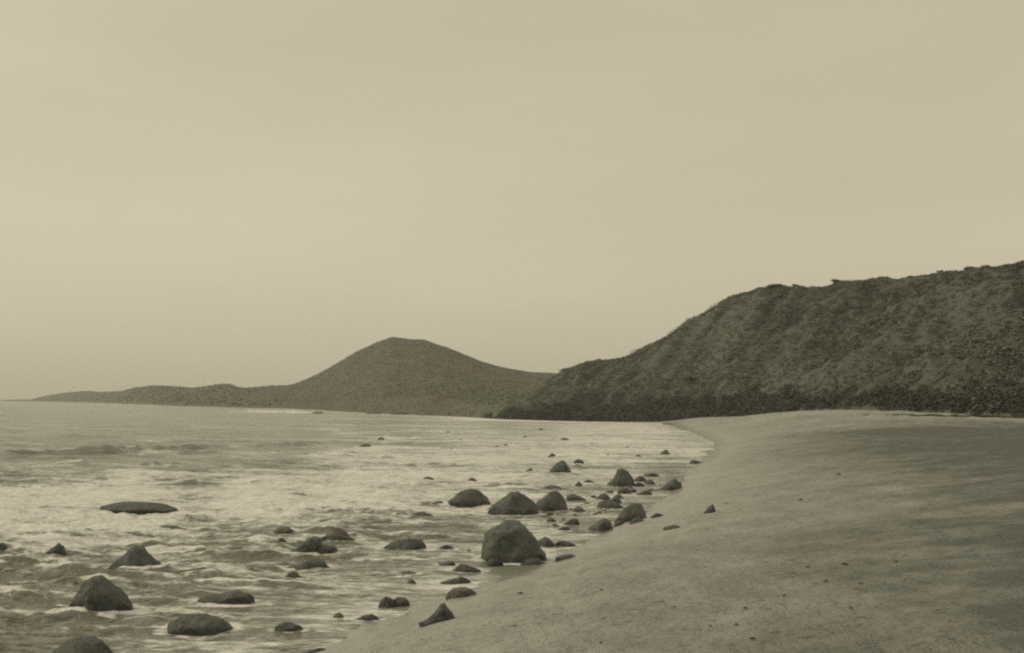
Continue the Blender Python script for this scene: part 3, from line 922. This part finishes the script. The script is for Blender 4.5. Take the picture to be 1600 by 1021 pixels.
# stones along the waterline
rows = [
    (592, 620, 931, 950, 'dome', 'dark half of a joined pair of stones at the sand edge'),
    (612, 641, 931, 948, 'dome', 'hooped half of a joined pair of stones at the sand edge', M_BROWN),
    (552, 594, 955, 970, 'wr', 'long tilted stone lying where foam meets the near sand'),
    (519, 538, 956, 966, 'low', 'small faint stone seaward of the long tilted stone', M_BROWN),
    (468, 513, 1008, 1021, 'wr', 'low stone at the very bottom of the view in the swash'),
    (702, 753, 880, 896, 'flat', 'flat black stone in front of the largest boulder'),
    (680, 713, 874, 885, 'wr', 'smaller slab touching the flat black stone seaward'),
    (686, 735, 898, 913, 'wr', 'jagged slab between the flat black stone and the pale stone'),
    (697, 746, 917, 934, 'dome', 'pale sandy stone above the pointed rock on the sand', M_PALE),
    (680, 713, 850, 860, 'peak0.05', 'small peaked stone between flat topped and largest boulders'),
    (727, 739, 857, 862, 'low', 'tiny stone beside the largest boulder on its seaward side'),
    (618, 651, 889, 899, 'wr', 'low brown stone below the flat topped grey boulder', M_BROWN),
    (635, 651, 904, 913, 'low', 'tiny stone under the low brown stone', M_BROWN),
    (760, 786, 871, 885, 'dome', 'small dark stone tucked under the front of the largest boulder'),
    (836, 869, 838, 855, 'dome', 'rounded stone pressed against the landward side of the largest boulder'),
    (868, 903, 841, 855, 'wl', 'low stone at the end of the chain behind the largest boulder'),
    (812, 857, 871, 883, 'low', 'thin slab rising from the sand at the largest boulder foot'),
    (868, 906, 865, 873, 'low', 'thin sliver of stone on sand beyond the thin slab', M_BROWN),
    (846, 891, 754, 767, 'wl', 'low ledge of stone just behind the square topped boulder'),
    (817, 834, 730, 739, 'wr', 'small dark stone seaward of the little pyramid boulder'),
    (884, 916, 769, 782, 'wl', 'flattish stone beyond the square topped boulder towards the sand', M_BROWN),
    (894, 916, 790, 801, 'low', 'pale wet stone in the pool beside the square topped boulder', M_PALE),
    (880, 906, 806, 821, 'wr', 'angular stone midway between largest boulder and stony patch'),
    (853, 870, 809, 816, 'low', 'tiny stone straight behind the peak of the largest boulder'),
    (871, 893, 822, 829, 'low', 'small flat stone in front of the angular stone'),
    (897, 912, 752, 760, 'peak0', 'tiny peaked stone seaward of the blocky boulder'),
    (911, 934, 747, 756, 'wl', 'low faint stone between pyramid and blocky boulders', M_BROWN),
    (964, 986, 761, 773, 'dome', 'small round stone at the foot of the blocky boulder'),
    (994, 1019, 763, 774, 'wr', 'stone sloping up towards the sand below the blocky boulder', M_BROWN),
    (1027, 1067, 746, 767, [(-1, 0), (-.6, .3), (-.1, .75), (.4, 1), (.8, .85), (.95, .5), (1, 0)], 'dark wedge boulder lying on sand at the head of the stony patch'),
    (989, 1011, 743, 752, 'low', 'small stone touching the landward side of the blocky boulder', M_BROWN),
    (1004, 1031, 738, 745, 'low', 'pale flat stone behind the dark wedge boulder', M_PALE),
    (990, 1008, 753, 760, 'low', 'little dark stone between blocky and wedge boulders'),
    (1009, 1025, 751, 758, 'low', 'little pale brown stone seaward of the dark wedge boulder', M_BROWN),
    (932, 953, 770, 779, 'low', 'low stone above the long slab in the stony patch', M_BROWN),
    (932, 977, 779, 796, [(-1, 0), (-.8, .6), (-.4, 1), (.1, .9), (.5, .65), (1, 0)], 'long dark slab tapering inland in the stony patch'),
    (960, 1014, 785, 814, [(-1, 0), (-.7, .35), (-.3, .8), (.1, 1), (.45, .95), (.75, .6), (1, 0)], 'biggest hump of the stony patch, in front of the long slab'),
    (914, 958, 808, 830, [(-1, 0), (-.6, .35), (0, .75), (.4, 1), (.8, .8), (1, 0)], 'brownish ridge of stone at the seaward corner of the stony patch', M_BROWN),
    (984, 1009, 808, 817, 'low', 'thin stone under the biggest hump of the stony patch'),
    (959, 977, 812, 821, 'low', 'tiny stone between the brownish ridge and the biggest hump', M_BROWN),
    (1017, 1039, 801, 808, 'low', 'small stone on sand just landward of the biggest hump'),
    (1036, 1068, 819, 827, 'low', 'thin tilted stone alone on the open sand', M_BROWN),
    (1099, 1119, 786, 802, 'peak0.5', 'small pointed stone standing farthest up the open sand', M_BROWN),
    (1029, 1048, 702, 711, 'peak0.2', 'dark stone in the last thin wash before the sand point'),
    (1077, 1102, 717, 725, 'wl', 'flat stone lying at the very tip of the wash', M_BROWN),
    (673, 696, 782, 790, 'dome', 'small dark stone at the seaward end of the wide rounded boulder'),
    (640, 679, 799, 808, 'low', 'long thin dark stone well seaward of the domed boulders'),
    (614, 631, 800, 808, 'peak0', 'tiny peaked stone beside the long thin dark stone'),
    (603, 621, 792, 798, 'low', 'tiny flat stone farthest behind the long thin dark stone', M_BROWN),
    (554, 572, 801, 812, 'peak0', 'small lone stone beyond the low peaked boulder'),
    (896, 913, 717, 723, 'low', 'sliver of rock behind the landward flank of the pyramid boulder', M_BROWN),
    (894, 911, 725, 731, 'low', 'sliver of rock touching the landward flank of the pyramid boulder', M_BROWN),
    (856, 870, 708, 715, 'low', 'little stone directly beyond the pyramid boulder'),
    (729, 746, 746, 753, 'low', 'faint awash stone beyond the wide rounded boulder', M_BROWN),
    (339, 371, 849, 858, 'low', 'faint awash stone between triangular boulder and the mid water cluster', M_BROWN),
    (244, 292, 817, 829, 'wl', 'dark awash ledge in front of the flat whale backed rock', M_BROWN),
]
for r_ in rows:
    rock(r_[0], r_[1], r_[2], r_[3], r_[4], r_[5], EDGE, mat=r_[6] if len(r_) > 6 else None, name='stone', cat='stone')

for (x, y, w_, h_) in [(882, 688, 15, 4), (950, 713, 9, 4), (997, 714, 11, 4), (595, 687, 12, 4), (720, 689, 10, 3), (790, 697, 10, 3), (776, 699, 8, 3),
                       (820, 684, 9, 3), (845, 672, 8, 3), (925, 695, 7, 3), (705, 703, 8, 3), (980, 700, 8, 3), (700, 677, 8, 3)]:
    rock(x - w_ / 2, x + w_ / 2, y - h_, y, 'low', 'tiny dark stone barely breaking the far thin foam', FARS, mat=M_BROWN, name='stone', cat='stone')

rg2 = np.random.RandomState(77)
for k in range(34):
    t_ = rg2.uniform()
    x = 862 + 165 * t_ + rg2.uniform(-14, 14); y = 822 - 66 * t_ + rg2.uniform(-16, 12)
    w_ = rg2.uniform(8, 19); h_ = w_ * rg2.uniform(0.36, 0.55)
    rock(x - w_ / 2, x + w_ / 2, y - h_, y, ['low', 'dome', 'wr', 'wl'][k % 4], 'small half wet stone filling the gaps between the rocks of the stony patch',
         'small stones filling the stony patch', mat=[M_BROWN, M_ROCK, M_PALE][k % 3], name='stone', cat='stone', seed=200 + k)

# foam collars and wakes where the surf washes round each rock
for (cx, cy, w_, b_, H_, gz_) in ROCKS:
    if gz_ > 0.12: continue
    sel = (np.abs(X - cx) < w_ * 4) & (np.abs(Y - cy) < b_ * 4 + 1)
    if not sel.any(): continue
    xs, ys = X[sel], Y[sel]
    e_ = np.sqrt(((xs - cx) / (w_ * 1.02)) ** 2 + ((ys - cy) / (b_ * 1.02)) ** 2)
    e_ = e_ + 0.22 * fbm(xs / (w_ + .1), ys / (b_ * .7 + .1), 3, int(cx * 10) % 50)
    br = sstep(fbm(xs / (w_ * .6 + .1), ys / (b_ + .1), 3, int(cy * 7) % 60), -0.35, 0.35)
    foam[sel] += 0.5 * br * np.exp(-((e_ - 1.2) / 0.3) ** 2) - 0.3 * np.exp(-((e_ - 1.75) / 0.3) ** 2) * (ys < cy)
sea.data.attributes['foam'].data.foreach_set('value', foam.astype(np.float32).ravel())

# low dark reef stones under the far hill and at the thicket's end
for k, (x, y, Yd, w_, h_) in enumerate([(585, 646, 470, 22, 3), (625, 648, 450, 30, 4), (670, 650, 428, 34, 4), (705, 651, 410, 20, 3), (735, 652, 392, 16, 3.5),
                                        (757, 651, 368, 20, 6), (778, 653, 352, 22, 6), (496, 647, 455, 18, 3), (380, 644, 520, 22, 3)]):
    v, f = ICO[3]
    p = v.copy(); p += v * (0.25 * n3(v, 1.5, k + 40))[:, None]
    ww = w_ / F * Yd; hh = h_ / F * Yd
    p *= np.array([ww / 2, 1.8, hh])
    p[:, 2] += 0.25 * hh * n3(v, 3.0, k + 60)
    o = mesh_obj('reef_rock', p, f, M_ROCK)
    P0 = at_depth(x, y, Yd); o.location = (P0.x, P0.y, 0)
    lab = ['short dark reef at the water under the foot of the cone hill', 'low reef streak under the steep side of the cone hill summit',
           'longest reef streak at the water under the cone hill', 'short reef streak past the longest one towards the dune',
           'small reef knob in the foam before the thicket point', 'low dark rock of the point where surf breaks below the dune end',
           'dark rock mound closest to the end of the thicket', 'dark low rock at the landward end of the far white breaker',
           'dark low rock at the seaward end of the far white breaker'][k]
    tag(o, lab, 'rock', 'reef rocks along the far shore')

# scraps of weed and pebbles on the open sand
weed_px = [(813, 929, 14), (940, 924, 8), (804, 981, 9), (938, 1008, 8), (1055, 951, 10), (1262, 888, 14), (1320, 884, 16), (1345, 915, 11), (1330, 954, 11),
           (1150, 979, 13), (1176, 1001, 14), (1110, 981, 9), (1165, 953, 12), (1225, 934, 11), (1135, 788, 7), (1250, 782, 14), (1310, 742, 14), 
           (1290, 910, 12), (1400, 880, 10)]
for k, (x, y, w_) in enumerate(weed_px):
    hit = ground_hit(x, y, False)
    ww = 0.62 * w_ / F * hit.y / 2
    rg = np.random.RandomState(k + 300)
    vs, fs = [], []
    for q in range(16):      # a low tangle of flat blades
        a = rg.uniform(0, math.pi); L_ = ww * rg.uniform(.5, 1.0); cx, cy = rg.uniform(-.35, .35, 2) * ww
        wd = 0.16 * ww; b = len(vs)
        for s in range(4):
            tt = s / 3 - .5
            x_ = cx + math.cos(a) * L_ * tt * 2; y_ = cy + math.sin(a) * L_ * tt * 1.2
            z_ = 0.012 + ww * (0.42 * (1 - 4 * tt * tt) * rg.uniform(.5, 1)) 
            vs += [(x_ - math.sin(a) * wd, y_ + math.cos(a) * wd, z_), (x_ + math.sin(a) * wd, y_ - math.cos(a) * wd, z_ + .01)]
        for s in range(3):
            fs.append((b + 2 * s, b + 2 * s + 1, b + 2 * s + 3, b + 2 * s + 2))
    o = mesh_obj('seaweed_scrap', vs, fs, M_WEED)
    o.location = hit; o.rotation_euler.z = 0
    tag(o, 'small dark scrap of dried seaweed lying on the open sand', 'seaweed', 'seaweed scraps scattered over the sand')
